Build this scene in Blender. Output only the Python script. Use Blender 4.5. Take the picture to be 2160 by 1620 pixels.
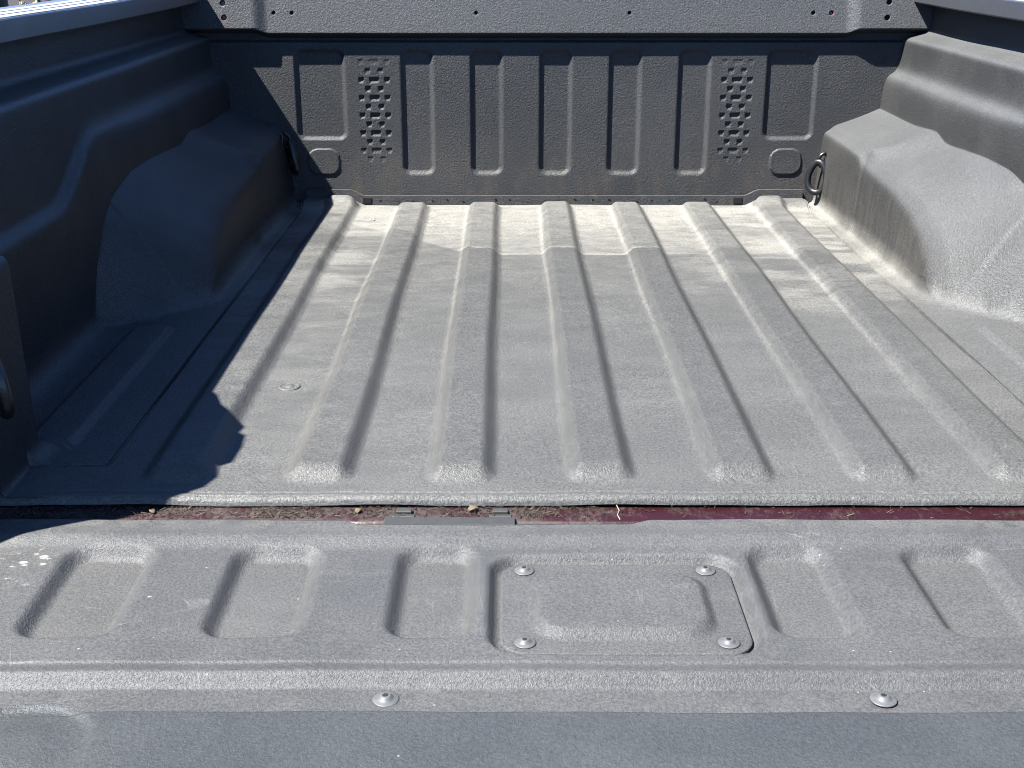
import bpy, math, random
import numpy as np
from mathutils import Matrix, Vector

random.seed(7); rng = np.random.default_rng(7)
for o in list(bpy.data.objects): bpy.data.objects.remove(o)
scene = bpy.context.scene
C = scene.collection

# ------------------------------------------------------------------ camera
cam_d = bpy.data.cameras.new("camera"); cam = bpy.data.objects.new("camera", cam_d); C.objects.link(cam)
cam.location = (-0.112, 0.0, 0.612)
cam.rotation_euler = (math.radians(90 - 19.94), 0, 0)
cam_d.sensor_width = 36; cam_d.lens = 2600 / 2160 * 36; cam_d.shift_x = 8 / 2160
cam_d.clip_start = 0.02; cam_d.clip_end = 400
scene.camera = cam

# ------------------------------------------------------------------ light
SUN = Vector((0.60, 0.30, -1.0)).normalized()          # the way the light travels
elev = math.asin(-SUN.z); azim = math.atan2(-SUN.x, -SUN.y)
world = bpy.data.worlds.new("World"); scene.world = world; world.use_nodes = True
wn = world.node_tree.nodes; wl = world.node_tree.links
bgn = wn.get("Background") or wn.new("ShaderNodeBackground")
sky = wn.new("ShaderNodeTexSky"); sky.sky_type = 'NISHITA'; sky.sun_disc = False
sky.sun_elevation = elev; sky.sun_rotation = azim % (2 * math.pi)
sky.altitude = 2600; sky.air_density = 0.65; sky.dust_density = 0.0; sky.ozone_density = 8.0
wl.new(sky.outputs[0], bgn.inputs[0]); bgn.inputs[1].default_value = 0.075
sl = bpy.data.lights.new("sun", 'SUN'); sl.energy = 5.0; sl.angle = math.radians(0.5); sl.color = (1.0, 0.98, 0.945)
sun = bpy.data.objects.new("sun", sl); C.objects.link(sun); sun.location = (-3, -2, 5)
sun.rotation_euler = SUN.to_track_quat('-Z', 'Y').to_euler()
scene.view_settings.view_transform = 'Standard'; scene.view_settings.look = 'None'
scene.view_settings.exposure = 3.5; scene.view_settings.gamma = 1.0
scene.view_settings.use_curve_mapping = False
scene.cycles.filter_width = 1.0
scene.render.resolution_x = 1024; scene.render.resolution_y = 768

# ------------------------------------------------------------------ shader helpers
class S:
    """a socket that can be used in formulas"""
    def __init__(s, nt, sock): s.nt = nt; s.k = sock
    def _m(s, op, *a, clamp=False):
        n = s.nt.nodes.new("ShaderNodeMath"); n.operation = op; n.use_clamp = clamp
        for i, v in enumerate((s,) + a):
            if isinstance(v, S): s.nt.links.new(v.k, n.inputs[i])
            else: n.inputs[i].default_value = v
        return S(s.nt, n.outputs[0])
    def __add__(s, o): return s._m('ADD', o)
    __radd__ = __add__
    def __mul__(s, o): return s._m('MULTIPLY', o)
    __rmul__ = __mul__
    def __sub__(s, o): return s._m('SUBTRACT', o)
    def __rsub__(s, o): return (s * -1.0) + o
    def abs(s): return s._m('ABSOLUTE')
    def max(s, o): return s._m('MAXIMUM', o)
    def min(s, o): return s._m('MINIMUM', o)
    def clamp(s): return s._m('ADD', 0.0, clamp=True)
    def ss(s, a, b, lo=0.0, hi=1.0):
        n = s.nt.nodes.new("ShaderNodeMapRange"); n.interpolation_type = 'SMOOTHSTEP'
        s.nt.links.new(s.k, n.inputs[0])
        for i, v in enumerate((a, b, lo, hi)): n.inputs[i + 1].default_value = v
        return S(s.nt, n.outputs[0])

class Mat:
    def __init__(self, name):
        self.m = bpy.data.materials.new(name); self.m.use_nodes = True
        self.nt = self.m.node_tree; self.p = self.nt.nodes["Principled BSDF"]
        g = self.nt.nodes.new("ShaderNodeNewGeometry")
        self.pos = g.outputs['Position']; self.geo = g
        sp = self.nt.nodes.new("ShaderNodeSeparateXYZ"); self.nt.links.new(self.pos, sp.inputs[0])
        self.X, self.Y, self.Z = (S(self.nt, sp.outputs[i]) for i in range(3))
        sn = self.nt.nodes.new("ShaderNodeSeparateXYZ"); self.nt.links.new(g.outputs['Normal'], sn.inputs[0])
        self.NX, self.NY, self.NZ = (S(self.nt, sn.outputs[i]) for i in range(3))
        self.island = S(self.nt, g.outputs['Random Per Island'])
    def noise(self, scale, detail=2, rough=0.5, stretch=(1, 1, 1), seed=0.0, distort=0.0):
        v = self.nt.nodes.new("ShaderNodeMapping"); self.nt.links.new(self.pos, v.inputs[0])
        v.inputs['Scale'].default_value = stretch; v.inputs['Location'].default_value = (seed, seed * 1.7, seed * 0.3)
        n = self.nt.nodes.new("ShaderNodeTexNoise"); self.nt.links.new(v.outputs[0], n.inputs['Vector'])
        n.inputs['Scale'].default_value = scale; n.inputs['Detail'].default_value = detail
        n.inputs['Roughness'].default_value = rough; n.inputs['Distortion'].default_value = distort
        return S(self.nt, n.outputs[0])
    def vor(self, scale, stretch=(1, 1, 1), seed=0.0):
        v = self.nt.nodes.new("ShaderNodeMapping"); self.nt.links.new(self.pos, v.inputs[0])
        v.inputs['Scale'].default_value = stretch; v.inputs['Location'].default_value = (seed, seed, seed)
        n = self.nt.nodes.new("ShaderNodeTexVoronoi"); self.nt.links.new(v.outputs[0], n.inputs['Vector'])
        n.inputs['Scale'].default_value = scale
        return S(self.nt, n.outputs['Distance'])
    def mix(self, f, a, b):
        n = self.nt.nodes.new("ShaderNodeMix"); n.data_type = 'RGBA'
        if isinstance(f, S): self.nt.links.new(f.k, n.inputs[0])
        else: n.inputs[0].default_value = f
        for i, v in ((6, a), (7, b)):
            if isinstance(v, tuple): n.inputs[i].default_value = (*v, 1)
            else: self.nt.links.new(v, n.inputs[i])
        return n.outputs[2]
    def scale(self, col, f):
        n = self.nt.nodes.new("ShaderNodeVectorMath"); n.operation = 'SCALE'
        if isinstance(col, tuple): n.inputs[0].default_value = col
        else: self.nt.links.new(col, n.inputs[0])
        if isinstance(f, S): self.nt.links.new(f.k, n.inputs['Scale'])
        else: n.inputs['Scale'].default_value = f
        return n.outputs[0]
    def out(self, col, rough=0.6, spec=0.4, metal=0.0, bump=None, dist=0.001, strength=1.0):
        if isinstance(col, tuple): self.p.inputs['Base Color'].default_value = (*col, 1)
        else: self.nt.links.new(col, self.p.inputs['Base Color'])
        if isinstance(rough, S): self.nt.links.new(rough.k, self.p.inputs['Roughness'])
        else: self.p.inputs['Roughness'].default_value = rough
        self.p.inputs['Specular IOR Level'].default_value = spec
        self.p.inputs['Metallic'].default_value = metal
        if bump is not None:
            b = self.nt.nodes.new("ShaderNodeBump"); self.nt.links.new(bump.k, b.inputs['Height'])
            b.inputs['Distance'].default_value = dist; b.inputs['Strength'].default_value = strength
            self.nt.links.new(b.outputs[0], self.p.inputs['Normal'])
        return self.m

KA = 0.104                                               # how dark the plastic and its dust are
def grain(M, s=1.0):
    """moulded pebble grain of the liner plastic"""
    a = M.noise(330 * s, 2, 0.55, seed=1.3, distort=0.6)
    b = M.noise(760 * s, 1, 0.5, seed=4.1)
    return a * 0.8 + b * 0.35

def scratches(M, scale, width, seed, stretch=(1, 1, 1)):
    """sparse thin curved drag marks"""
    v = M.nt.nodes.new("ShaderNodeMapping"); M.nt.links.new(M.pos, v.inputs[0])
    v.inputs['Scale'].default_value = stretch; v.inputs['Location'].default_value = (seed, seed * 0.7, 0); v.inputs['Rotation'].default_value = (0, 0, seed)
    n = M.nt.nodes.new("ShaderNodeTexVoronoi"); n.feature = 'DISTANCE_TO_EDGE'; M.nt.links.new(v.outputs[0], n.inputs['Vector'])
    n.inputs['Scale'].default_value = scale
    return S(M.nt, n.outputs['Distance']).ss(width, 0.0) * M.noise(14, 3, 0.6, seed=seed).ss(0.58, 0.66)
def chips(M, scale, lo, hi, stretch=(1, 1, 1), seed=0.0):
    """small pale flecks: droppings, chips, scratches"""
    return M.vor(scale, stretch, seed).ss(hi, lo) 

# floor: grey plastic, pale silt lying in the valleys, most of it at the front
def mat_floor():
    M = Mat("dusty_floor_plastic")
    n1 = M.noise(5.5, 6, 0.62, stretch=(0.75, 1.6, 1), seed=2.0)
    n2 = M.noise(26, 5, 0.65, stretch=(0.75, 1.35, 1), seed=5.0)
    n3 = M.noise(90, 4, 0.7, stretch=(0.6, 1.3, 1), seed=9.0)
    fine = M.noise(300, 3, 0.75, seed=3.0).ss(0.28, 0.72)
    edgeY = M.Y - ((-0.183 - M.X).max(0.0)) + n3 * 0.008
    edge = edgeY.ss(2.463, 2.480)
    edge_soft_right = M.X.ss(0.20, 0.42)
    edge = edge * (1.0 - edge_soft_right * 0.55)
    line = edgeY.ss(2.462, 2.470) * edgeY.ss(2.486, 2.474) * (1.0 - M.X.ss(0.12, 0.34)) * M.X.ss(-0.24, -0.18)
    top = M.Z.ss(0.003, 0.012)
    far = M.Y.ss(2.50, 2.86)
    fade = M.Y.ss(1.75, 2.75)
    patch = n1.ss(0.46, 0.62)
    right = M.X.ss(0.16, 0.45) * M.Y.ss(1.95, 2.35)
    left = M.X.ss(-0.26, -0.42) * M.Y.ss(1.45, 2.3)
    m = far * (n3 * 0.5 + n2 * 0.5 - 0.10) + fade * (n2 - 0.32) * 0.55 + (right * 0.52 + left * 0.40) * patch
    m = m * (1.0 - top * 0.66) + edge * (n2 * 0.45 + n3 * 0.3 - 0.02) * (1.0 - top * 0.42)
    foot = M.Z.ss(0.0006, 0.0022) * M.Z.ss(0.007, 0.0035) 
    m = m + foot * M.Y.ss(1.4, 2.3) * 0.22 + line * n3.ss(0.3, 0.6) * 0.42 + (n3 - 0.5) * 0.25 + (n2 - 0.5) * 0.22
    m = m.clamp()
    base = M.mix(n1.ss(0.35, 0.7), (0.226, 0.227, 0.220), (0.276, 0.276, 0.266))
    base = M.mix(top * 0.55, base, (0.186, 0.188, 0.184))
    base = M.mix(M.X.ss(-0.05, -0.5) * n2.ss(0.3, 0.7) * 0.5, base, (0.33, 0.325, 0.305))
    col = M.mix(m, base, (0.63, 0.605, 0.54))
    spk = chips(M, 62, 0.02, 0.05, seed=2.2) * n2.ss(0.5, 0.72)
    col = M.mix(spk * 0.5, col, (0.62, 0.60, 0.55))
    col = M.mix((scratches(M, 7, 0.008, 5.2, (0.8, 0.5, 1)) * 0.5).clamp(), col, (0.42, 0.42, 0.40))
    col = M.scale(col, (fine * 0.74 + 0.63) * KA)
    r = 0.42 + m * 0.4
    return M.out(col, r, 0.09, bump=grain(M) + n3 * 0.3, dist=0.0015, strength=0.9)

def mat_wall():
    M = Mat("front_wall_plastic")
    n1 = M.noise(4, 5, 0.6, seed=1.0); fine = M.noise(260, 3, 0.75, seed=8.0).ss(0.28, 0.72)
    n2 = M.noise(30, 4, 0.6, stretch=(1, 1, 0.35), seed=2.5)
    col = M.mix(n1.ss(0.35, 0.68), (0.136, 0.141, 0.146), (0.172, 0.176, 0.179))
    brown = M.Z.ss(0.16, 0.05) * n2.ss(0.42, 0.68) * 0.7
    col = M.mix(brown, col, (0.245, 0.215, 0.185))
    col = M.mix(M.Z.ss(0.39, 0.41), col, (0.196, 0.203, 0.212))
    spk = chips(M, 26, 0.018, 0.035, seed=3.7) * M.Z.ss(0.14, 0.08)
    col = M.mix(spk, col, (0.75, 0.74, 0.70))
    col = M.scale(col, (fine * 0.60 + 0.70) * KA)
    return M.out(col, 0.47, 0.085, bump=grain(M, 0.75), dist=0.0019, strength=0.9)

def mat_side():
    M = Mat("dusty_side_plastic")
    n1 = M.noise(7, 5, 0.6, seed=3.0); fine = M.noise(300, 3, 0.75, seed=8.5).ss(0.28, 0.72)
    st = M.noise(75, 6, 0.75, stretch=(1, 1, 0.09), seed=6.0)
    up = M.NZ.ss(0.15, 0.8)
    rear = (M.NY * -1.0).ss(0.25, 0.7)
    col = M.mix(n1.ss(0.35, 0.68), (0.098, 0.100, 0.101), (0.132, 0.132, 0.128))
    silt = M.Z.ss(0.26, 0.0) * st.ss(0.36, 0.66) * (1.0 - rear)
    col = M.mix((silt * 0.8 * M.X.ss(-0.9, 0.5, 0.10, 0.8)).clamp(), col, (0.225, 0.202, 0.172))  # silt coverage cut toward the left to paint in that wall's shade
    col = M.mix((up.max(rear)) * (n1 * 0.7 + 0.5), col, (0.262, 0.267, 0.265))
    low = M.Z.ss(0.045, 0.004) * M.Y.ss(1.95, 2.5) * (n1.ss(0.3, 0.6) * 0.6 + 0.4)
    col = M.mix(low, col, (0.66, 0.635, 0.56))
    drip = chips(M, 42, 0.03, 0.06, stretch=(1, 1, 0.30), seed=1.9) * n1.ss(0.50, 0.60) * M.Z.ss(0.30, 0.22)
    col = M.mix(drip * 0.8, col, (0.55, 0.53, 0.49))
    col = M.scale(col, (fine * 0.60 + 0.70) * KA)
    return M.out(col, 0.47, 0.085, bump=grain(M, 0.8) + st * 0.2, dist=0.0017, strength=0.9)

def mat_gate():
    M = Mat("tailgate_liner_plastic")
    n1 = M.noise(6, 6, 0.62, seed=7.0); n2 = M.noise(34, 4, 0.65, seed=1.5); fine = M.noise(330, 3, 0.75, seed=3.5).ss(0.28, 0.72)
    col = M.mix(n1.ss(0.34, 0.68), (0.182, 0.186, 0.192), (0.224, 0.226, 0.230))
    dust = (M.Z.ss(-0.020, -0.028) * M.Y.ss(0.99, 1.01) * 0.22 + M.Y.ss(1.225, 1.25) * 0.6 * n2.ss(0.35, 0.6)
            + M.X.ss(-0.5, -0.66) * n2.ss(0.42, 0.62) * M.Y.ss(1.12, 1.2) * 0.6).clamp()
    col = M.mix(dust, col, (0.30, 0.295, 0.27))
    drop = chips(M, 120, 0.26, 0.40, stretch=(0.55, 1, 1), seed=4.4) * n2.ss(0.48, 0.56) * M.X.ss(-0.592, -0.615) * M.Y.ss(1.11, 1.14) * M.Y.ss(1.21, 1.19)
    spk = chips(M, 36, 0.028, 0.045, seed=6.1) * n1.ss(0.40, 0.55)
    drip = chips(M, 22, 0.05, 0.07, stretch=(1, 1.2, 1), seed=8.3) * n2.ss(0.45, 0.55) * M.X.ss(-0.36, -0.5)
    col = M.mix((drop + spk * 0.8 + drip).clamp(), col, (0.78, 0.77, 0.73))
    for sx_, sy_ in ((0.098, 1.166), (-0.095, 1.166), (0.099, 1.0235), (-0.096, 1.0235), (0.2205, 0.9315), (-0.2205, 0.9315)):
        d_ = (((M.X - sx_) * (M.X - sx_)) + ((M.Y - sy_) * (M.Y - sy_)))._m('POWER', 0.5) + n2 * 0.004
        col = M.mix(d_.ss(0.0185, 0.0115) * 0.45, col, (0.13, 0.125, 0.11))
    scr = scratches(M, 9, 0.010, 3.3, (0.5, 1.3, 1)) + scratches(M, 13, 0.012, 7.9, (1.4, 0.5, 1))
    col = M.mix((scr * 0.55).clamp(), col, (0.40, 0.40, 0.39))
    scuff = M.noise(17, 6, 0.7, stretch=(0.6, 1.3, 1), seed=21.0).ss(0.52, 0.70)
    col = M.mix(scuff * 0.45, col, (0.275, 0.275, 0.268))
    col = M.scale(col, (fine * 0.60 + 0.70) * KA)
    return M.out(col, 0.5, 0.085, bump=grain(M, 1.2), dist=0.0012, strength=0.85)

def mat_edge():
    M = Mat("tailgate_edge_plastic")
    n1 = M.noise(5, 6, 0.62, seed=3.1); fine = M.noise(300, 3, 0.75, seed=9.5); n2 = M.noise(60, 3, 0.6, seed=2.2)
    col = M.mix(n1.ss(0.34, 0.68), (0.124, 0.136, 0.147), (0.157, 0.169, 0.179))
    spk = chips(M, 40, 0.03, 0.05, seed=5.1) * n2.ss(0.45, 0.6)
    col = M.mix(spk * 0.8, col, (0.7, 0.7, 0.68))
    col = M.scale(col, (fine * 1.2 + 0.4) * KA)
    return M.out(col, 0.5, 0.085, bump=grain(M, 0.95), dist=0.0014, strength=0.85)

def mat_red():
    M = Mat("dirty_red_paint")
    n = M.noise(26, 6, 0.7, seed=2.0); f = M.noise(240, 4, 0.7, stretch=(1, 0.5, 0.5), seed=4.0)
    dirt = (n * 0.75 + f * 0.6 + M.X.ss(0.1, -0.15) * 0.13).ss(0.64, 1.0)
    col = M.mix(dirt, (0.0062, 0.0006, 0.0011), (0.0115, 0.0083, 0.0062))
    return M.out(col, 0.4 + dirt * 0.5, 0.2, bump=f, dist=0.0008, strength=0.6)

def mat_plain(name, c, rough=0.5, spec=0.5, metal=0.0, var=0.3, sc=60, bump=0.0):
    M = Mat(name); n = M.noise(sc, 4, 0.65, seed=1.0)
    return M.out(M.scale(c, (n * (2 * var) + (1 - var)) * 0.127), rough, spec, metal, bump=n if bump else None, dist=bump or 0.001)

def mat_straw():
    M = Mat("dry_chaff")
    c = M.mix(M.island.ss(0.2, 0.95), (0.002, 0.0014, 0.001), (0.026, 0.020, 0.0135))
    return M.out(c, 0.8, 0.2)

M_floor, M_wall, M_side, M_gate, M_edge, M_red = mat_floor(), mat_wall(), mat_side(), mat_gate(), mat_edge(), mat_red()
M_screw = mat_plain("zinc_screw", (0.20, 0.206, 0.212), 0.55, 0.2, 0.0, 0.45, 260)
M_dark = mat_plain("dark_recess", (0.012, 0.012, 0.013), 0.8, 0.2)
M_hole_red = mat_plain("red_paint_in_hole", (0.30, 0.035, 0.035), 0.4)
M_ring = mat_plain("black_painted_steel", (0.030, 0.031, 0.033), 0.33, 0.25, 0.0, 0.35, 150, 0.0003)
M_rail_lip = mat_plain("rail_lip_plastic", (0.075, 0.079, 0.089), 0.5, 0.5, 0, 0.2, 30, 0.0004)
M_rail_top = mat_plain("pale_rail_cap", (0.85, 0.85, 0.85), 0.4, 0.25, 0, 0.12, 40)
M_bar = mat_plain("grey_hinge_steel", (0.065, 0.066, 0.058), 0.6, 0.4, 0.2, 0.5, 90, 0.0005)
M_straw = mat_straw()
M_blocker = mat_plain("blocker_charcoal", (0.05, 0.052, 0.055), 0.9, 0.2, 0, 0.3, 80, 0.001)
M_soil = mat_plain("brown_soil", (0.085, 0.066, 0.052), 0.95, 0.1, 0, 0.4, 3)
M_pot = mat_plain("brown_clay", (0.07, 0.045, 0.03), 0.8, 0.3, 0, 0.3, 9)
M_yellow = mat_plain("pale_yellow_petals", (0.72, 0.62, 0.25), 0.7, 0.3, 0, 0.25, 30)
M_stem = mat_plain("dry_stem", (0.22, 0.22, 0.10), 0.8)
M_green = mat_plain("green_stake_paint", (0.06, 0.55, 0.27), 0.4)
M_maroon = mat_plain("maroon_stake_paint", (0.16, 0.03, 0.035), 0.5)
M_greyst = mat_plain("grey_stake_paint", (0.25, 0.25, 0.26), 0.5)

# ------------------------------------------------------------------ object helpers
def tag(o, label=None, cat=None, group=None, kind=None):
    if label: o["label"] = label
    if cat: o["category"] = cat
    if group: o["group"] = group
    if kind: o["kind"] = kind
    return o
def world_loc(o):
    v = Vector((0, 0, 0)); q = o
    while q is not None: v = v + q.location; q = q.parent
    return v
def attach(o, parent):
    """parent an object built in world coordinates"""
    if parent is not None:
        o.parent = parent; o.matrix_parent_inverse = Matrix.Translation(-ROOT.get(parent.name, Vector((0, 0, 0))))
ROOT = {}
def empty(name, loc):
    o = bpy.data.objects.new(name, None); C.objects.link(o); o.location = loc
    o.empty_display_size = 0.05; ROOT[o.name] = Vector(loc); return o
def mesh_obj(name, verts, faces, mat, parent=None, smooth=False, normals=None):
    me = bpy.data.meshes.new(name); me.from_pydata([tuple(map(float, v)) for v in verts], [], faces); me.update()
    me.materials.append(mat)
    if smooth: me.polygons.foreach_set("use_smooth", [True] * len(me.polygons))
    o = bpy.data.objects.new(name, me); C.objects.link(o); attach(o, parent)
    return o
def quad_mesh(name, V, F, N, mat, parent):
    me = bpy.data.meshes.new(name)
    me.vertices.add(len(V)); me.vertices.foreach_set("co", V.astype(np.float32).ravel())
    me.loops.add(F.size); me.loops.foreach_set("vertex_index", F.astype(np.int32).ravel())
    me.polygons.add(len(F)); me.polygons.foreach_set("loop_start", np.arange(0, F.size, 4, dtype=np.int32))
    me.polygons.foreach_set("use_smooth", np.ones(len(F), dtype=bool))
    me.update(calc_edges=True); me.validate()
    me.normals_split_custom_set_from_vertices([tuple(n) for n in N.astype(float)])
    me.materials.append(mat)
    o = bpy.data.objects.new(name, me); C.objects.link(o); attach(o, parent); return o
def grid_split(P, lab, flip, table):
    """P (nv,nu,3) one moulded surface; lab (nv-1,nu-1) says which part each face belongs to; table[lab]=(name,mat,parent or index)"""
    du = np.gradient(P, axis=1); dv = np.gradient(P, axis=0)
    N = np.cross(du, dv) * (-1 if flip else 1); N /= np.maximum(np.linalg.norm(N, axis=2, keepdims=True), 1e-12)
    nv, nu = P.shape[:2]
    idx = np.arange(nv * nu).reshape(nv, nu)
    q = np.stack([idx[:-1, :-1], idx[:-1, 1:], idx[1:, 1:], idx[1:, :-1]], axis=2)
    if flip: q = q[:, :, ::-1]
    Pf = P.reshape(-1, 3); Nf = N.reshape(-1, 3); made = {}
    for k, (name, mat, par) in table.items():
        F = q[lab == k]
        if len(F) == 0: continue
        u, inv = np.unique(F, return_inverse=True)
        p = made[par] if isinstance(par, int) else par
        made[k] = quad_mesh(name, Pf[u], inv.reshape(F.shape), Nf[u], mat, p)
    return made
def ss(x, a, b):
    t = np.clip((x - a) / (b - a), 0, 1); return t * t * (3 - 2 * t)
def rr(x, y, cx, cy, hx, hy, r):
    """signed distance to a rounded rectangle, negative inside"""
    qx = np.abs(x - cx) - hx + r; qy = np.abs(y - cy) - hy + r
    return np.hypot(np.maximum(qx, 0), np.maximum(qy, 0)) + np.minimum(np.maximum(qx, qy), 0) - r
def lines(*segs):
    """coordinate lines from (start, stop, step) runs"""
    a = []
    for s, e, d in segs: a.append(np.arange(s, e - 1e-9, d))
    a.append([segs[-1][1]]); return np.unique(np.round(np.concatenate(a), 6))
def boxv(x0, x1, y0, y1, z0, z1, b=0.0):
    """bevelled box -> verts, faces"""
    import bmesh
    bm = bmesh.new(); bmesh.ops.create_cube(bm, size=1.0)
    for v in bm.verts:
        v.co = Vector(((x0 + x1) / 2 + v.co.x * (x1 - x0), (y0 + y1) / 2 + v.co.y * (y1 - y0), (z0 + z1) / 2 + v.co.z * (z1 - z0)))
    if b > 0: bmesh.ops.bevel(bm, geom=bm.edges[:], offset=b, segments=2, affect='EDGES', profile=0.5)
    bm.verts.index_update()
    V = [tuple(v.co) for v in bm.verts]; F = [[v.index for v in f.verts] for f in bm.faces]; bm.free(); return V, F
def tube(path, r, n=12, closed=False):
    P = [Vector(p) for p in path]; V = []; F = []; m = len(P)
    up = Vector((0.3, 0.2, 1)).normalized()
    for i, p in enumerate(P):
        a = P[(i - 1) % m] if (closed or i > 0) else p; b = P[(i + 1) % m] if (closed or i < m - 1) else p
        t = (b - a).normalized(); u = t.cross(up)
        if u.length < 1e-3: u = t.cross(Vector((1, 0, 0)))
        u.normalize(); w = t.cross(u)
        rad = r[i] if isinstance(r, (list, tuple)) else r
        for k in range(n):
            an = 2 * math.pi * k / n; V.append(p + (u * math.cos(an) + w * math.sin(an)) * rad)
    for i in range(m if closed else m - 1):
        for k in range(n):
            a = i * n + k; b = i * n + (k + 1) % n; c = ((i + 1) % m) * n + (k + 1) % n; d = ((i + 1) % m) * n + k
            F.append([a, b, c, d])
    if not closed: F.append(list(range(n))[::-1]); F.append([(m - 1) * n + k for k in range(n)])
    return V, F
def lathe(prof, n=28, cap=True):
    V = []; F = []
    for r, z in prof:
        for k in range(n): V.append((r * math.cos(2 * math.pi * k / n), r * math.sin(2 * math.pi * k / n), z))
    for i in range(len(prof) - 1):
        for k in range(n): F.append([i * n + k, i * n + (k + 1) % n, (i + 1) * n + (k + 1) % n, (i + 1) * n + k])
    if cap: F.append([(len(prof) - 1) * n + k for k in range(n)]); F.append(list(range(n))[::-1])
    return V, F

# ------------------------------------------------------------------ things
liner = tag(empty("bed_liner", (0, 2.13, 0)), "dusty charcoal plastic liner with seven long ribs, lining the truck bed", "bed liner")
truck = tag(empty("pickup_truck", (0, 1.2, -0.85)), "dark red pickup truck with pale ridged bed rails and its tailgate folded down", "pickup truck")

# ------------------------------------------------------------------ floor of the liner
RIBX = [i * 0.17 for i in range(-3, 4)]
fx = lines((-0.80, -0.615, 0.006), (-0.615, -0.597, 0.0012), (-0.597, 0.597, 0.0028), (0.597, 0.615, 0.0012), (0.615, 0.80, 0.006))
fy = lines((1.2996, 1.32, 0.0008), (1.32, 1.385, 0.004), (1.385, 1.397, 0.0012), (1.397, 1.42, 0.004), (1.42, 2.90, 0.008), (2.90, 2.992, 0.004))
X, Y = np.meshgrid(fx, fy)
Z = np.zeros_like(X)
lab = np.zeros((len(fy) - 1, len(fx) - 1), int)
cx = (fx[:-1] + fx[1:]) / 2; cy = (fy[:-1] + fy[1:]) / 2; CX, CY = np.meshgrid(cx, cy)
ftab = {0: ("floor_panel", M_floor, liner)}
for i, rx in enumerate(RIBX):
    wob = 0.0012 * np.sin(Y * 7.3 + i * 1.9)
    d = np.abs(X - rx - wob)
    qx = np.clip((0.0455 - d) / 0.0235, 0, 1); qy = np.clip((Y - 1.336) / 0.036, 0, 1)
    cor = 1 - np.clip(np.hypot(1 - qx, 1 - qy), 0, 1)                     # rounded near end
    q = np.where(Y < 1.372, cor, qx) * np.clip((2.952 - Y) / 0.026, 0, 1)
    r = q * q * (3 - 2 * q)
    Z += 0.0152 * r
    ftab[i + 1] = ("rib", M_floor, 0)
    lab[(np.abs(CX - rx) < 0.0465) & (CY > 1.334) & (CY < 2.954)] = i + 1
Z += 0.0009 * np.sin(X * 9 + 1.2) * np.sin(Y * 5.1) + 0.0006 * np.sin(X * 23 + Y * 11)
Z += 0.016 * ss(np.abs(X), 0.455, 0.50) * ss(Y, 2.885, 2.935)                          # raised corners at the wall
Z -= 0.0014 * np.exp(-((Y - 1.3155) / 0.0022) ** 2)                                     # crease along the rear edge
e = np.clip((1.3105 - Y) / 0.0105, 0, 1); Z -= 0.0095 * (1 - np.sqrt(np.maximum(1 - e ** 2, 0)))
Z += (0.0006 * np.sin(X * 19) + 0.0004 * np.sin(X * 47 + 1)) * (Y < 1.308)
sl_ = np.exp(-((np.abs(X) - 0.605) / 0.0018) ** 2) * ss(Y, 1.388, 1.392)
sl2 = np.exp(-((Y - 1.391) / 0.0018) ** 2) * (np.abs(X) > 0.604)
Z -= 0.0045 * np.maximum(sl_, sl2)
lab[(np.abs(CX) > 0.6065) & (CY > 1.3925)] = -1
fl = grid_split(np.dstack([X, Y, Z]), lab, False, ftab)
floor_o = fl[0]; floor_o["label"] = "grey floor panel with pale silt near the front wall"
def plug(x, y, r):
    V, F = lathe([(r, -0.002), (r, 0.0008), (r * 0.86, 0.0020), (r * 0.80, 0.0011), (r * 0.4, 0.0012), (r * 0.34, 0.0022), (r * 0.1, 0.0023)], 24)
    return mesh_obj("plug", [(a + x, b + y, c) for a, b, c in V], F, M_floor, floor_o, True)
plug(-0.4285, 1.674, 0.016); plug(-0.430, 2.79, 0.013); 

# ------------------------------------------------------------------ front wall of the liner
def near(c, h, d): return (c - h, c + h, d)
DX = 0.428
wx = lines((-0.90, -0.775, 0.006), (-0.775, -0.755, 0.0012), (-0.755, -0.66, 0.004), (-0.66, -0.605, 0.0014), (-0.605, -DX - 0.042, 0.0028),
           (-DX - 0.042, -DX + 0.042, 0.0013), (-DX + 0.042, -0.19, 0.0028), (-0.19, -0.18, 0.0012), (-0.18, 0.163, 0.0028), (0.163, 0.175, 0.0012),
           (0.175, DX - 0.042, 0.0028), (DX - 0.042, DX + 0.042, 0.0013), (DX + 0.042, 0.585, 0.0028), (0.585, 0.645, 0.0014),
           (0.645, 0.755, 0.004), (0.755, 0.775, 0.0012), (0.775, 0.90, 0.006))
wz = lines((-0.01, 0.10, 0.0032), (0.10, 0.345, 0.0016), (0.345, 0.38, 0.0028), (0.38, 0.41, 0.0014), (0.41, 0.428, 0.0024), (0.428, 0.480, 0.0012), (0.480, 0.56, 0.01))
X, Z = np.meshgrid(wx, wz)
cx = (wx[:-1] + wx[1:]) / 2; cz = (wz[:-1] + wz[1:]) / 2; CX, CZ = np.meshgrid(cx, cz)
lab = np.zeros(CX.shape, int); wtab = {0: ("front_panel", M_wall, liner)}; nid = 1
prd = np.zeros_like(X)
corner = ss(np.abs(X), 0.668, 0.702)
ledge = 0.399 + 0.010 * corner
hp = 0.0165 + 0.011 * corner
prd += hp * ss(Z, ledge - 0.010, ledge + 0.004) - np.maximum(Z - ledge, 0) * 0.16
prd -= 0.012 * ss(Z, 0.379, 0.385) * (1 - ss(Z, ledge - 0.010, ledge + 0.004))
prd += 0.0008 * np.sin(X * 6 + 0.4) * np.sin(Z * 14)
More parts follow.
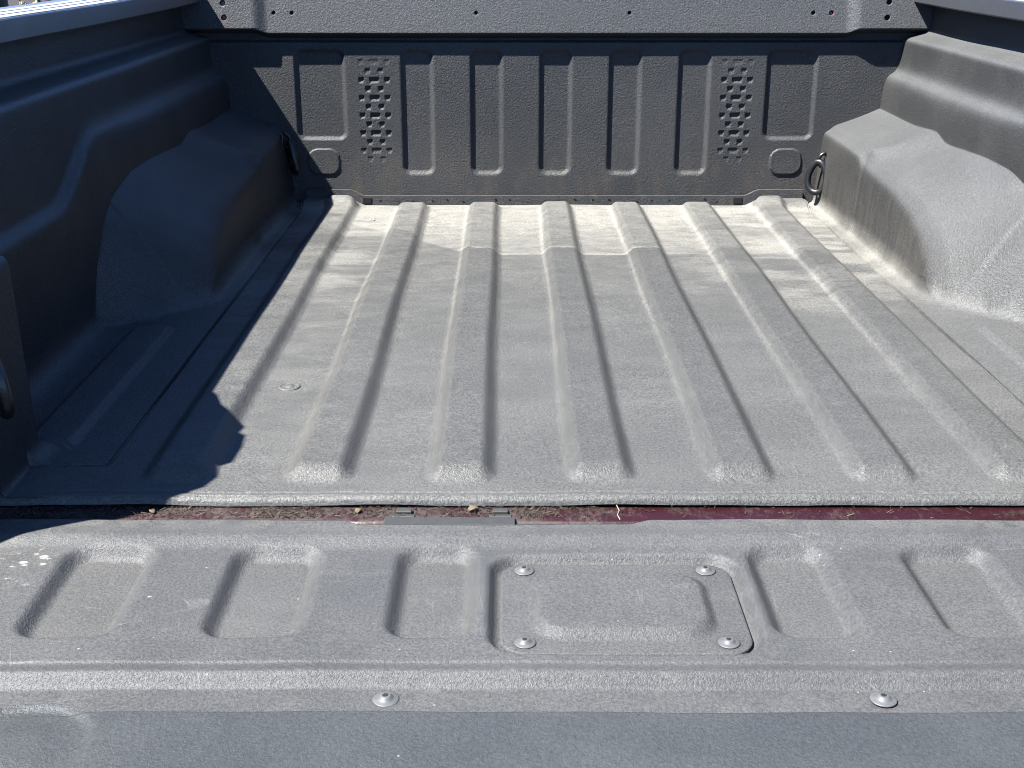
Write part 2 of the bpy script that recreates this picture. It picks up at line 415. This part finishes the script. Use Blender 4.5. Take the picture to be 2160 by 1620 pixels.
for k, px in enumerate([-0.556, -0.327, -0.1635, 0.0, 0.1635, 0.327, 0.556]):
    big = abs(px) > 0.5
    hx = 0.062 if big else 0.0405; z0, z1 = (0.152, 0.366) if big else (0.069, 0.366)
    d = rr(X, Z, px, (z0 + z1) / 2, hx, (z1 - z0) / 2, 0.022)
    prd -= 0.0066 * ss(-d, 0.0, 0.0115)
    lab[rr(CX, CZ, px, (z0 + z1) / 2, hx + 0.002, (z1 - z0) / 2 + 0.002, 0.023) < 0] = nid
    wtab[nid] = ("recess", M_wall, 0); nid += 1
for px in (-0.556, 0.556):
    d = rr(X, Z, px, 0.1015, 0.039, 0.0325, 0.027)
    prd += 0.0032 * ss(-d, 0.0, 0.0022)
    lab[rr(CX, CZ, px, 0.1015, 0.041, 0.0345, 0.029) < 0] = nid
    wtab[nid] = ("raised_oval", M_wall, 0); nid += 1
for sx in (-1, 1):
    for i in range(12):
        zc = 0.3345 - i * 0.0207
        dep = {0: 0.25, 1: 0.55, 10: 0.55, 11: 0.3}.get(i, 1.0) * 0.0036
        cells = [(-0.0305, 0.0066), (0.0, 0.0118), (0.0305, 0.0066)] if i % 2 == 0 else [(-0.0152, 0.0066), (0.0152, 0.0066)]
        for ox, hw in cells:
            px = sx * DX + ox
            d = rr(X, Z, px, zc + 0.0004, hw + 0.0006, 0.0074, 0.0012)
            prd -= dep * np.where(Z > zc, ss(-d, 0.0, 0.0026), ss(-d, 0.0, 0.0066))
            lab[rr(CX, CZ, px, zc, hw + 0.0016, 0.0084, 0.001) < 0] = nid
            wtab[nid] = ("dimple", M_wall, 0); nid += 1
for hx, hz, r, m in [(-0.654, 0.4465, 0.0042, M_dark), (-0.612, 0.4465, 0.0042, M_dark), (-0.186, 0.4465, 0.0042, M_dark), (0.1685, 0.4465, 0.0042, M_dark),
                     (0.593, 0.4465, 0.0046, M_dark), (0.635, 0.4465, 0.0050, M_hole_red), (0.764, 0.4705, 0.0062, M_dark), (0.761, 0.4365, 0.0062, M_dark),
                     (-0.768, 0.4685, 0.0062, M_hole_red), (-0.766, 0.4365, 0.0062, M_hole_red)]:
    d = np.hypot(X - hx, Z - hz) - r
    prd -= 0.0075 * ss(-d, -0.0004, 0.0016)
    lab[(np.hypot(CX - hx, CZ - hz) - r) < -0.0004] = nid
    wtab[nid] = ("bolt_hole", m, 0); nid += 1
wl_ = grid_split(np.dstack([X, 2.977 - prd, Z]), lab, False, wtab)
wall_o = wl_[0]; wall_o["label"] = "charcoal front wall panel with upright recesses"

# moulded trim along the foot of the front wall, stepping up at both ends
def trim():
    xs = np.concatenate([np.linspace(-0.600, -0.50, 8), np.linspace(-0.495, -0.458, 12), np.linspace(-0.45, 0.45, 40), np.linspace(0.458, 0.495, 12), np.linspace(0.50, 0.600, 8)])
    V = []; F = []
    for x in xs:
        s = float(ss(abs(x), 0.456, 0.498)); zb = 0.0 + 0.014 * s; zt = 0.0215 + 0.0150 * s; yf = 2.9605
        V += [(x, 2.985, zt - 0.0010), (x, yf + 0.0065, zt - 0.0012), (x, yf + 0.0035, zt + 0.0018), (x, yf + 0.0004, zt + 0.0008), (x, yf - 0.0005, zb - 0.004), (x, 2.985, zb - 0.004)]
    for i in range(len(xs) - 1):
        for k in range(5): F.append([i * 6 + k, i * 6 + k + 1, (i + 1) * 6 + k + 1, (i + 1) * 6 + k])
    F.append([0, 1, 2, 3, 4, 5]); F.append([(len(xs) - 1) * 6 + k for k in range(6)][::-1])
    o = mesh_obj("foot_trim", V, F, M_wall, liner); 
    for x0, x1 in ((-0.4645, -0.4435), (0.4335, 0.4545)):
        V, F = boxv(x0, x1, 2.9585, 2.9625, 0.0035, 0.0185, 0.001); mesh_obj("clip", V, F, M_ring, o)  # proud dark block painted in for a square dark recess of the trim
    r = random.Random(3)
    for i in range(22):
        x = -0.42 + i * 0.0388 + r.uniform(-0.008, 0.008); z = r.uniform(0.008, 0.014)
        V, F = boxv(x, x + r.uniform(0.002, 0.006), 2.9592, 2.9612, z, z + r.uniform(0.001, 0.003), 0.0003); mesh_obj("mark", V, F, M_ring, o)
trim()

# ------------------------------------------------------------------ sides of the liner (wheel arch, ledges, rear post)
AY = np.array([1.2, 2.085, 2.105, 2.125, 2.15, 2.18, 2.226, 2.32, 2.42, 2.60, 2.632, 2.665, 2.75, 3.1])
AZ = np.array([0.0, 0.0, 0.008, 0.028, 0.055, 0.078, 0.103, 0.130, 0.146, 0.157, 0.161, 0.180, 0.183, 0.185])
_yy = np.linspace(1.2, 3.1, 1901); _zz = np.interp(_yy, AY, AZ)
_k = np.hanning(25); _k /= _k.sum(); _zz = np.convolve(np.pad(_zz, 12, mode='edge'), _k, mode='valid')
def arch(y): return np.interp(y, _yy, _zz)
def round_poly(pts, rad, nseg, ncor=7):
    """polyline with rounded corners, fixed vertex count"""
    out = []; n = len(pts); P = [np.array(p, float) for p in pts]; prev = P[0]
    for i in range(1, n):
        if i < n - 1:
            a, b, c = P[i - 1], P[i], P[i + 1]
            la = np.linalg.norm(b - a); lc = np.linalg.norm(c - b); r = min(rad[i], la * 0.49, lc * 0.49)
            s = b + (a - b) / max(la, 1e-9) * r; e_ = b + (c - b) / max(lc, 1e-9) * r
        else: s = P[i]; e_ = None
        for k in range(nseg[i - 1]): out.append(prev + (s - prev) * k / nseg[i - 1])
        if e_ is not None:
            for k in range(ncor):
                t = k / ncor; out.append((1 - t) ** 2 * s + 2 * t * (1 - t) * P[i] + t * t * e_)
            prev = e_
        else: out.append(s)
    return np.array(out)
def side(sgn):
    ys = lines((1.3025, 1.385, 0.008), (1.385, 1.398, 0.0013), (1.398, 2.08, 0.008), (2.08, 2.30, 0.005), (2.30, 2.60, 0.008), (2.60, 2.70, 0.004), (2.70, 2.99, 0.008))
    rows = []
    for y in ys:
        zb = 0.0012 * float(ss(y, 1.390, 1.393)) - 0.012 * (1 - float(ss(y, 1.390, 1.393)))
        post = 1 - float(ss(y, 1.430, 1.475))                    # rear post by the tailgate
        front = float(ss(y, 2.0, 2.35))
        L1 = 0.222 + 0.086 * float(ss(y, 1.83, 2.07))
        L1 = L1 + (0.262 - L1) * post
        xw = 0.797 - 0.030 * front; xw = xw - 0.095 * post      # lower wall foot
        xl = 0.788 - 0.016 * front; xl = xl - 0.082 * post      # lower wall at the ledge
        wb = 0.6355 - 0.0045 * float(ss(y, 2.630, 2.641))
        A = float(arch(y))
        pts = [(0.6045, zb - 0.008), (0.6075, zb), (wb, zb), (wb + 0.0115, max(A, zb)), (xw, zb), (xl, L1 - 0.006), (0.806, L1 + 0.008), (0.811, 0.390), (0.862, 0.404), (0.867, 0.500)]
        nseg = [2, 6, 14, 34, 18, 8, 12, 6, 8]
        # top surface of the arch is a field over (x, y)
        pr = round_poly(pts, [0, 0.0005, 0.020, 0.026, 0.040, 0.016, 0.014, 0.012, 0.012, 0], nseg)
        rows.append(pr)
    R = np.array(rows)                                            # (ny, ns, 2)
    Yg = np.repeat(ys[:, None], R.shape[1], 1)
    Xp, Zp = R[:, :, 0].copy(), R[:, :, 1].copy()
    # lift everything outboard of the inner edge onto the arch top
    Atop = arch(Yg + 1.0 * np.clip(Xp - 0.646, 0, 0.2))
    lift = Atop + (0.100 - 0.050 * ss(Yg, 2.20, 2.75)) * (1 - np.exp(-Atop / 0.05)) * np.clip((Xp - 0.646) / 0.135, 0, 1) ** 1.25
    w = ss(Xp, 0.640, 0.668)
    b_ = lift * w + np.minimum(Zp, lift) * (1 - w); kb = 0.030
    h_ = np.maximum(kb - np.abs(Zp - b_), 0) / kb
    Zp = np.maximum(Zp, b_) + h_ * h_ * kb * 0.25 * ss(np.maximum(Zp, b_), 0.002, 0.05) * ss(Xp, 0.66, 0.70) * (lift > 1e-4)
    # moulded plastic has no sharp creases: relax the sheet round the arch
    k0 = 14; k1 = R.shape[1] - 30; jy = np.where(ys > 1.99)[0][0]
    for it in range(6):
        for A_ in (Xp, Zp):
            B = A_.copy(); B[:, 1:-1] = 0.25 * A_[:, :-2] + 0.5 * A_[:, 1:-1] + 0.25 * A_[:, 2:]
            A_[jy:, k0:k1] = B[jy:, k0:k1]
            if it < 1:
                B = A_.copy(); B[1:-1] = 0.25 * A_[:-2] + 0.5 * A_[1:-1] + 0.25 * A_[2:]
                A_[jy:-1, k0:k1] = B[jy:-1, k0:k1]
    kk = np.where(np.median(Xp[jy:], axis=0) > 0.705)[0][0]
    for it in range(22):
        for A_ in (Xp, Zp):
            B = A_.copy(); B[:, 1:-1] = 0.25 * A_[:, :-2] + 0.5 * A_[:, 1:-1] + 0.25 * A_[:, 2:]
            A_[jy:, kk:k1] = B[jy:, kk:k1]
            if it < 12:
                B = A_.copy(); B[1:-1] = 0.25 * A_[:-2] + 0.5 * A_[1:-1] + 0.25 * A_[2:]
                w_ = np.clip((np.arange(kk, k1) - kk) / 12.0, 0, 1)[None, :]
                A_[jy:-1, kk:k1] = B[jy:-1, kk:k1] * w_ + A_[jy:-1, kk:k1] * (1 - w_)
    # low raised strip on the floor behind the arch
    d = rr(Xp, Yg, 0.699, 1.700, 0.036, 0.268, 0.030)
    Zp += 0.007 * ss(-d, 0, 0.010) * (Zp < 0.03)
    # gentle unevenness
    Xp = Xp + 0.0012 * np.sin(Yg * 8 + Zp * 13) * (Zp > 0.03)
    P = np.dstack([sgn * Xp, Yg, Zp])
    ns = R.shape[1]; sidx = np.arange(ns - 1)
    yc = (ys[:-1] + ys[1:]) / 2
    lab = np.zeros((len(ys) - 1, ns - 1), int)
    s_hi = 2 + 7 + 6 + 7 + 14 + 7 + 34 + 7
    Zc = (Zp[:-1, :-1] + Zp[1:, 1:]) / 2; Xc = (Xp[:-1, :-1] + Xp[1:, 1:]) / 2
    lab[(yc[:, None] > 2.02) & (Zc > 0.004) & (Xc < 0.765) & (sidx[None, :] < s_hi)] = 1
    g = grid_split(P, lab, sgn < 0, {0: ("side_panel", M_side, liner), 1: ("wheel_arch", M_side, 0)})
    g[0]["label"] = "shaded side panel of the liner" if sgn < 0 else "sunlit side panel of the liner"
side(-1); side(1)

# ------------------------------------------------------------------ truck: rails, body sides, sill
def rail(sgn):
    s = sgn
    def ext(name, prof, y0, y1, mat, parent, n=40):
        V = []; F = []; m = len(prof); r = random.Random(5 + sgn)
        for i in range(n + 1):
            y = y0 + (y1 - y0) * i / n
            for x, z in prof: V.append((s * (x + 0.0010 * math.sin(y * 11) + r.uniform(-.0003, .0003)), y, z + 0.0012 * math.sin(y * 4.1 + 1)))
        for i in range(n):
            for k in range(m):
                a, b, c, d = i * m + k, i * m + (k + 1) % m, (i + 1) * m + (k + 1) % m, (i + 1) * m + k
                F.append([a, b, c, d] if s < 0 else [d, c, b, a])
        F.append(list(range(m))); F.append([n * m + k for k in range(m)][::-1])
        return mesh_obj(name, V, F, mat, parent)
    o = ext("bed_rail", [(0.8185, 0.472), (0.8172, 0.5012), (0.8182, 0.5030), (0.8198, 0.5035), (0.945, 0.5035), (0.955, 0.498), (0.955, 0.47), (0.95, 0.468), (0.824, 0.4685)], 1.14, 3.02, M_rail_lip, truck)
    o["label"] = "shaded rail with sunlit pale top" if s < 0 else "sunlit rail"
    for k, x in enumerate((0.830, 0.861, 0.892)):
        ext("rail_ridge", [(x - 0.0095, 0.5025), (x - 0.0093, 0.5047), (x - 0.0080, 0.5054), (x + 0.0085, 0.5054), (x + 0.0098, 0.5047), (x + 0.0100, 0.5025)], 1.142, 3.018, M_rail_top, o)
    b = ext("body_side", [(0.872, 0.469), (0.95, 0.469), (0.965, 0.30), (0.965, -0.30), (0.88, -0.34), (0.86, 0.30)], 1.134, 3.02, M_red, truck, 4)
    p = ext("corner_post", [(0.800, -0.25), (0.812, 0.1), (0.828, 0.40), (0.8285, 0.4675), (0.871, 0.4675), (0.859, -0.25)], 1.135, 1.255, M_red, truck, 3)
rail(-1); rail(1)
V, F = boxv(-0.742, 0.742, 1.262, 1.345, -0.16, -0.0130, 0.006); sill = mesh_obj("rear_sill", V, F, M_red, truck, True)

# ------------------------------------------------------------------ tailgate, lying open
ZT = -0.008
gx = lines((-0.735, -0.70, 0.002), (-0.70, 0.70, 0.0032), (0.70, 0.735, 0.002))
gy = lines((0.70, 0.80, 0.006), (0.80, 0.905, 0.003), (0.905, 0.99, 0.0014), (0.99, 1.20, 0.0030), (1.20, 1.272, 0.0018))
X, Y = np.meshgrid(gx, gy)
cx = (gx[:-1] + gx[1:]) / 2; cy = (gy[:-1] + gy[1:]) / 2; CX, CY = np.meshgrid(cx, cy)
Z = np.full_like(X, ZT)
Z -= 0.0080 * ss(-Y, -1.2265, -1.2000)
Z -= 0.0014 * ss(-Y, -0.9820, -0.9800)
Z += 0.0044 * ss(-Y, -0.9800, -0.9610)                                   # bead across the gate
Z -= 0.0110 * ss(-Y, -0.9625, -0.9455)
cut = rr(X, Y, -0.527, 0.8655, 0.066, 0.062, 0.060)
edge_y = 0.9117
Z += 0.0022 * ss(-Y, -edge_y - 0.0004, -edge_y + 0.0012)
Z -= 0.0040 * ss(-cut, -0.001, 0.010)
Z += 0.003 * ss(-cut, 0.016, 0.05)
lab = np.zeros(CX.shape, int); lab[(CY < edge_y)] = 1
lab[rr(CX, CY, -0.527, 0.8655, 0.066, 0.062, 0.060) < 0] = 1
gtab = {0: ("tailgate", M_gate, truck), 1: ("gate_edge", M_edge, 0)}; nid = 2
for px, hw in [(-0.541, 0.053), (-0.3605, 0.053), (-0.188, 0.0475), (0.188, 0.0475), (0.3605, 0.053), (0.541, 0.053)]:
    d = rr(X, Y, px, 1.116, hw, 0.0955, 0.030)
    Z -= 0.0130 * ss(-d, 0.0, 0.0185)
    lab[rr(CX, CY, px, 1.116, hw + 0.002, 0.0975, 0.032) < 0] = nid
    gtab[nid] = ("recess", M_gate, 0); nid += 1
d = rr(X, Y, 0.001, 1.0930, 0.1355, 0.1005, 0.036)
Z -= 0.0115 * ss(-d, 0.0, 0.0125)
lab[rr(CX, CY, 0.001, 1.0930, 0.1375, 0.1025, 0.038) < 0] = nid; gtab[nid] = ("cover_recess", M_gate, 0); nid += 1
Z += 0.0008 * np.sin(X * 8 + 0.5) * np.sin(Y * 12) + 0.0005 * np.sin(X * 31 + Y * 17)
# rounded outer shape, with the notch along the hinge side
notch = ss(X, -0.302, -0.272) * (1 - ss(X, 0.020, 0.052))
far = 1.262 - 0.0125 * notch
out = rr(X, Y, 0.0, 0.93, 0.728, 0.332, 0.045)
out = np.maximum(out, Y - far)
Z -= 0.035 * ss(out, -0.003, 0.004)
lab[(rr(CX, CY, 0.0, 0.93, 0.732, 0.40, 0.05) > 0) | (CY - (1.262 - 0.0125 * ss(CX, -0.302, -0.272) * (1 - ss(CX, 0.020, 0.052))) > 0.004)] = -1
gt = grid_split(np.dstack([X, Y, Z]), lab, False, gtab)
gate = gt[0]; gate["label"] = "lowered tailgate under its grained grey liner"
V, F = boxv(-0.72, 0.72, 0.69, 1.235, -0.075, -0.046, 0.006); mesh_obj("inner_shell", V, F, M_red, gate)

# access cover: plate with a raised pad
def rring(hx, hy, r, z, n=12):
    pts = []
    for qx, qy, a0 in ((1, 1, 0), (-1, 1, 90), (-1, -1, 180), (1, -1, 270)):
        for k in range(n + 1):
            a = math.radians(a0 + 90 * k / n); pts.append((qx * (hx - r) + r * math.cos(a), qy * (hy - r) + r * math.sin(a), z))
    return pts
def rings_mesh(name, rings, loc, mat, parent):
    n = len(rings[0]); V = [(x + loc[0], y + loc[1], z + loc[2]) for R_ in rings for x, y, z in R_]; F = []
    for i in range(len(rings) - 1):
        for k in range(n): F.append([i * n + k, i * n + (k + 1) % n, (i + 1) * n + (k + 1) % n, (i + 1) * n + k])
    F.append([(len(rings) - 1) * n + k for k in range(n)])
    return mesh_obj(name, V, F, mat, parent, True)
zf = ZT - 0.0080 - 0.0115
CZ0 = 0.0
rg = [rring(0.1215, 0.0885, 0.027, 0.000), rring(0.1215, 0.0885, 0.027, 0.0036), rring(0.1208, 0.0878, 0.0265, 0.0043), rring(0.1185, 0.0855, 0.0245, 0.0045)]
for t in np.linspace(0, 1, 9):
    rg.append(rring(0.0945 - 0.0145 * t, 0.0670 - 0.0145 * t, 0.034 - 0.006 * t, 0.0045 + 0.0085 * float(ss(t, 0, 1))))
rg += [rring(0.06, 0.036, 0.02, 0.0131), rring(0.03, 0.014, 0.008, 0.0132)]
cover = rings_mesh("access_cover", rg, (0.0015, 1.0930, zf), M_gate, gate)
def screw(x, y, z, rot, sc=1.0):
    V, F = lathe([(0.0106, 0.0), (0.0106, 0.0011), (0.0098, 0.0016), (0.0072, 0.0020), (0.0060, 0.0028), (0.0046, 0.0050), (0.0036, 0.0058), (0.0022, 0.0060), (0.0018, 0.0042), (0.0004, 0.0040)], 28)
    # six-lobed drive dark inside: pinch the inner ring
    V = [(a * sc, b * sc, c * sc * 0.8) for a, b, c in V]
    o = mesh_obj("screw", [(a + x, b + y, c + z) for a, b, c in V], F, M_screw, gate, True)
    k = []; 
    for i in range(24):
        a = 2 * math.pi * i / 24 + rot; r = 0.0021 * (1 + 0.28 * math.cos(a * 6)); k.append((x + r * math.cos(a) * sc, y + r * math.sin(a) * sc))
    Vd = [(px, py, z + 0.0050 * sc) for px, py in k] + [(px, py, z + 0.0032 * sc) for px, py in k]
    Fd = [list(range(24))] + [[i, 24 + i, 24 + (i + 1) % 24, (i + 1) % 24] for i in range(24)]
    mesh_obj("screw_socket", Vd, Fd, M_dark, gate)
for sx in (-1, 1):
    screw(sx * 0.0965 + 0.0015, 1.1660, zf + 0.0046, 0.3 + sx); screw(sx * 0.0975 + 0.0015, 1.0235, zf + 0.0046, 1.1 * sx)
    screw(sx * 0.2205, 0.9315, ZT - 0.0080 - 0.0080 + 0.0002, 0.6 * sx + 0.2, 1.12)
    screw(sx * 0.650, 0.9315, ZT - 0.0080 - 0.0080 + 0.0002, 0.9 * sx, 1.12)

# hinge bar and clips in the gap
V, F = boxv(-0.253, -0.104, 1.249, 1.270, -0.040, -0.0100, 0.0012); bar = mesh_obj("hinge_bar", V, F, M_bar, truck)
V, F = boxv(-0.133, -0.078, 1.2455, 1.2585, -0.040, -0.0125, 0.001); mesh_obj("hinge_tab", V, F, M_bar, bar)
for x in (-0.232, -0.121):
    V, F = boxv(x - 0.009, x + 0.009, 1.281, 1.290, -0.030, -0.0085, 0.001); c = mesh_obj("clip", V, F, M_bar, bar)
    V, F = boxv(x - 0.013, x + 0.013, 1.273, 1.280, -0.034, -0.0112, 0.001); mesh_obj("clip_foot", V, F, M_bar, bar)

# ------------------------------------------------------------------ tie-down rings
def tie_down(loc, rotz, swing, label):
    r0 = tag(empty("tie_down_ring", loc), label, "tie-down ring", "tie-down rings on the bed sides")
    def add(name, V, F, mat, par=r0, smooth=True):
        me = bpy.data.meshes.new(name); me.from_pydata([tuple(v) for v in V], [], F); me.update(); me.materials.append(mat)
        if smooth: me.polygons.foreach_set("use_smooth", [True] * len(me.polygons))
        o = bpy.data.objects.new(name, me); C.objects.link(o); o.parent = par; return o
    # local: -x is out of the wall, z up, ring hangs from the loop
    V, F = boxv(0.0, 0.006, -0.012, 0.012, -0.010, 0.030, 0.0015); add("plate", V, F, M_ring, smooth=False)
    loop = [(-0.013 * math.sin(a) * 1.2, 0.0, 0.012 + 0.017 * math.cos(a)) for a in np.linspace(0, math.pi, 14)]
    V, F = tube(loop, 0.0042, 10); add("loop", V, F, M_ring)
    ring = []
    for k in range(40):
        a = 2 * math.pi * k / 40; w = 0.0225 * (1 - 0.22 * math.cos(a)); ring.append(Vector((0, w * math.sin(a), -0.030 + 0.036 * math.cos(a))))
    m = Matrix.Rotation(swing[1], 3, 'Z') @ Matrix.Rotation(swing[0], 3, 'Y')
    ring = [m @ p + Vector((-0.014, 0, 0.003)) for p in ring]
    V, F = tube(ring, 0.0078, 12, True); add("ring", V, F, M_ring)
    r0.rotation_euler = (0, 0, rotz); return r0
tie_down((0.6385, 2.925, 0.102), 0, (0.10, 0.95), "black steel tie-down ring hanging on the sunlit wheel arch")
tie_down((-0.6385, 2.915, 0.150), math.pi, (0.12, 0.35), "black tie-down ring in shade on the left wheel arch beside the front wall")
tie_down((-0.7045, 1.307, 0.165), math.pi, (0.1, 0.6), "black tie-down ring in shade at the left picture edge, on the rear post")

# ------------------------------------------------------------------ unseen blocker added on the left rail, shaped to cast the knobbly floor shadow
prof = [(1.485, 0.509), (1.44, 0.545), (1.40, 0.566), (1.372, 0.590), (1.335, 0.617), (1.318, 0.611), (1.303, 0.628), (1.262, 0.634), (1.216, 0.630), (1.209, 0.606), (1.176, 0.616), (1.150, 0.600), (1.139, 0.560), (1.136, 0.509)]
V = [(-0.832, y, z) for y, z in prof] + [(-0.840 - 0.03, y, z + 0.002) for y, z in prof] + [(-0.915, (y - 1.31) * 0.9 + 1.31, 0.509 + (z - 0.509) * 0.8) for y, z in prof]
n = len(prof); F = [list(range(n)), [2 * n + k for k in range(n)][::-1]]
for j in range(2):
    for k in range(n): F.append([j * n + k, (j + 1) * n + k, (j + 1) * n + (k + 1) % n, j * n + (k + 1) % n])
tag(mesh_obj("shadow_blocker", V, F, M_blocker), "unseen charcoal shadow blocker added on the left bed rail", "canvas")

# ------------------------------------------------------------------ chaff in the gap
def chaff():
    V = []; F = []; r = random.Random(11)
    cl = [(r.uniform(-0.68, -0.04), r.uniform(0.006, 0.03)) for _ in range(26)]
    for i in range(2300):
        u = r.random()
        c_ = r.choice(cl); x = r.gauss(*c_) if u < 0.66 else (r.uniform(-0.70, -0.05) if u < 0.92 else r.uniform(-0.1, 0.72))
        y = r.uniform(1.272, 1.310); z = -0.0134 + abs(r.gauss(0, 0.0013))
        z -= max(0.0, 1.268 - y) * 0.5
        L = r.uniform(0.002, 0.009); w = r.uniform(0.00022, 0.00075); a = r.uniform(0, math.pi); t = r.uniform(-0.35, 0.5)
        d = Vector((math.cos(a) * math.cos(t), math.sin(a) * math.cos(t), math.sin(t))); s = d.cross(Vector((0, 0, 1))).normalized(); u_ = s.cross(d)
        p = Vector((x, y, z + abs(math.sin(t)) * L / 2)); b = len(V)
        for e1 in (-1, 1):
            for off in (s * w, s * -0.5 * w + u_ * w * 0.8, s * -0.5 * w - u_ * w * 0.8): V.append(p + d * (L / 2 * e1) + off * (1 if e1 < 0 else 0.5))
        F += [[b, b + 1, b + 2], [b + 5, b + 4, b + 3], [b, b + 3, b + 4, b + 1], [b + 1, b + 4, b + 5, b + 2], [b + 2, b + 5, b + 3, b]]
    tag(mesh_obj("chaff", V, F, M_straw), "dry brown plant chaff caught in the gap before the tailgate", "debris", kind="stuff")
chaff()
def leaf(x, y, z, L, rz, label):
    V = []; F = []
    for i in range(7):
        t = i / 6; w = 0.34 * L * math.sin(math.pi * (0.06 + 0.94 * t) ** 0.8) if i < 6 else 0.0002
        zz = 0.18 * L * math.sin(t * 2.6)
        for sgn, h in ((-1, 0.10 * L), (0, 0), (1, 0.13 * L)): V.append((t * L - L / 2, sgn * w, zz + h * (w / (0.34 * L))))
    for i in range(6):
        for k in range(2): a = i * 3 + k; F.append([a, a + 1, a + 4, a + 3])
    c, s = math.cos(rz), math.sin(rz)
    o = mesh_obj("dry_leaf", [(x + a * c - b * s, y + a * s + b * c, z + q) for a, b, q in V], F, M_leaf, None, True)
    md = o.modifiers.new("thickness", 'SOLIDIFY'); md.thickness = 0.0005
    tag(o, label, "leaf", "dry leaves in the gap")
M_leaf = mat_plain("dry_leaf", (0.26, 0.19, 0.10), 0.8, 0.2, 0, 0.3, 200)
leaf(-0.152, 1.290, -0.0110, 0.014, 0.4, "curled tan dry leaf between the two small clips in the gap")
leaf(-0.285, 1.288, -0.0115, 0.010, 1.3, "small tan dry leaf left of the hinge bar in the gap")
leaf(-0.523, 1.286, -0.0115, 0.010, 2.2, "small tan dry leaf in the sunlit chaff just right of the shadow")
V, F = tube([(0.014, 1.300, -0.0095), (0.0165, 1.290, -0.0118), (0.0135, 1.280, -0.0122), (0.0155, 1.268, -0.0125)], 0.0007, 6)
tag(mesh_obj("straw", V, F, mat_plain("pale_straw", (0.5, 0.4, 0.25), 0.8), None, True), "single pale straw lying across the red sill in the gap", "straw")

# ------------------------------------------------------------------ what shows over the left rail
g = 60
V = [(-g, -g, -0.86), (g, -g, -0.86), (g, g, -0.86), (-g, g, -0.86)]
tag(mesh_obj("ground", V, [[0, 1, 2, 3]], M_soil), "bare brown soil around the truck", kind="structure")
def at(px, py, t):
    th = math.radians(19.94); a = (px - 1072) / 2600; b = (810 - py) / 2600
    return Vector((-0.112 + a * t, (math.cos(th) + b * math.sin(th)) * t, 0.612 + (-math.sin(th) + b * math.cos(th)) * t))
# clay jar at the frame's left edge
p = at(-14, 8, 5.2)
V, F = lathe([(0.05, -0.86 - p.z), (0.14, -0.7 - p.z), (0.17, -0.35 - p.z), (0.09, -0.12), (0.062, -0.05), (0.058, 0.03), (0.05, 0.08), (0.03, 0.1)], 24)
tag(mesh_obj("clay_jar", [(a + p.x, b + p.y, c + p.z) for a, b, c in V], F, M_pot, None, True), "dark brown rounded jar at the top left picture corner", "jar")
def flower(px, py, t, heads, label):
    p = at(px, py, t); root = tag(empty("flowering_plant", (p.x, p.y, -0.86)), label, "plant", "pale yellow flowering plants beyond the rail")
    r = random.Random(int(px)); st = []; sf = []; V2 = []; F2 = []
    for i in range(heads):
        hx, hz = r.uniform(-0.020, 0.020) * (heads > 1) , r.uniform(-0.03, 0.03) * (heads > 1)
        tip = Vector((p.x + hx, p.y + r.uniform(-0.04, 0.04), p.z + hz))
        v, f = tube([(p.x + hx * 0.3, p.y, -0.86), ((p.x + tip.x) / 2 + 0.01, p.y, (-0.86 + tip.z) / 2), tip], [0.006, 0.004, 0.0025], 6)
        o_ = len(st); st += v; sf += [[a + o_ for a in q] for q in f]
        for k in range(14):
            u = Vector((r.gauss(0, 1), r.gauss(0, 1), r.gauss(0, 1))).normalized(); c = tip + u * r.uniform(0.002, 0.009)
            s = u.orthogonal().normalized() * 0.006; w = u.cross(s).normalized() * 0.006; b = len(V2)
            V2 += [c - s - w, c + s - w, c + s + w, c - s + w, c + u * 0.005]; F2 += [[b, b + 1, b + 4], [b + 1, b + 2, b + 4], [b + 2, b + 3, b + 4], [b + 3, b, b + 4], [b + 3, b + 2, b + 1, b]]
    mesh_obj("stem", st, sf, M_stem, root, True); mesh_obj("flower_head", V2, F2, M_yellow, root)
flower(44, 11, 5.0, 2, "small pale yellow flower bud beside the brown jar")
flower(60, 12, 5.1, 3, "second pale yellow flower bud from the brown jar")
flower(86, 3, 4.9, 12, "largest pale yellow flower clump beyond the left rail")
def stake(px, w, mat, label, top=-8):
    p = at(px, top, 5.6); V, F = boxv(p.x - w / 2, p.x + w / 2, p.y - 0.012, p.y + 0.012, -0.86, p.z + 0.03, 0.002)
    V = [(x + (z - p.z) * 0.02, y, z) for x, y, z in V]
    tag(mesh_obj("garden_stake", V, F, mat), label, "stake", "coloured stakes beyond the rail")
stake(101, 0.022, M_maroon, "maroon stake next to the largest yellow flower clump")
stake(112, 0.020, M_greyst, "grey stake between the maroon and green stakes")
stake(130, 0.020, M_green, "bright green stake beyond the left rail")
stake(143, 0.026, M_maroon, "maroon stake on the far side of the green stake")
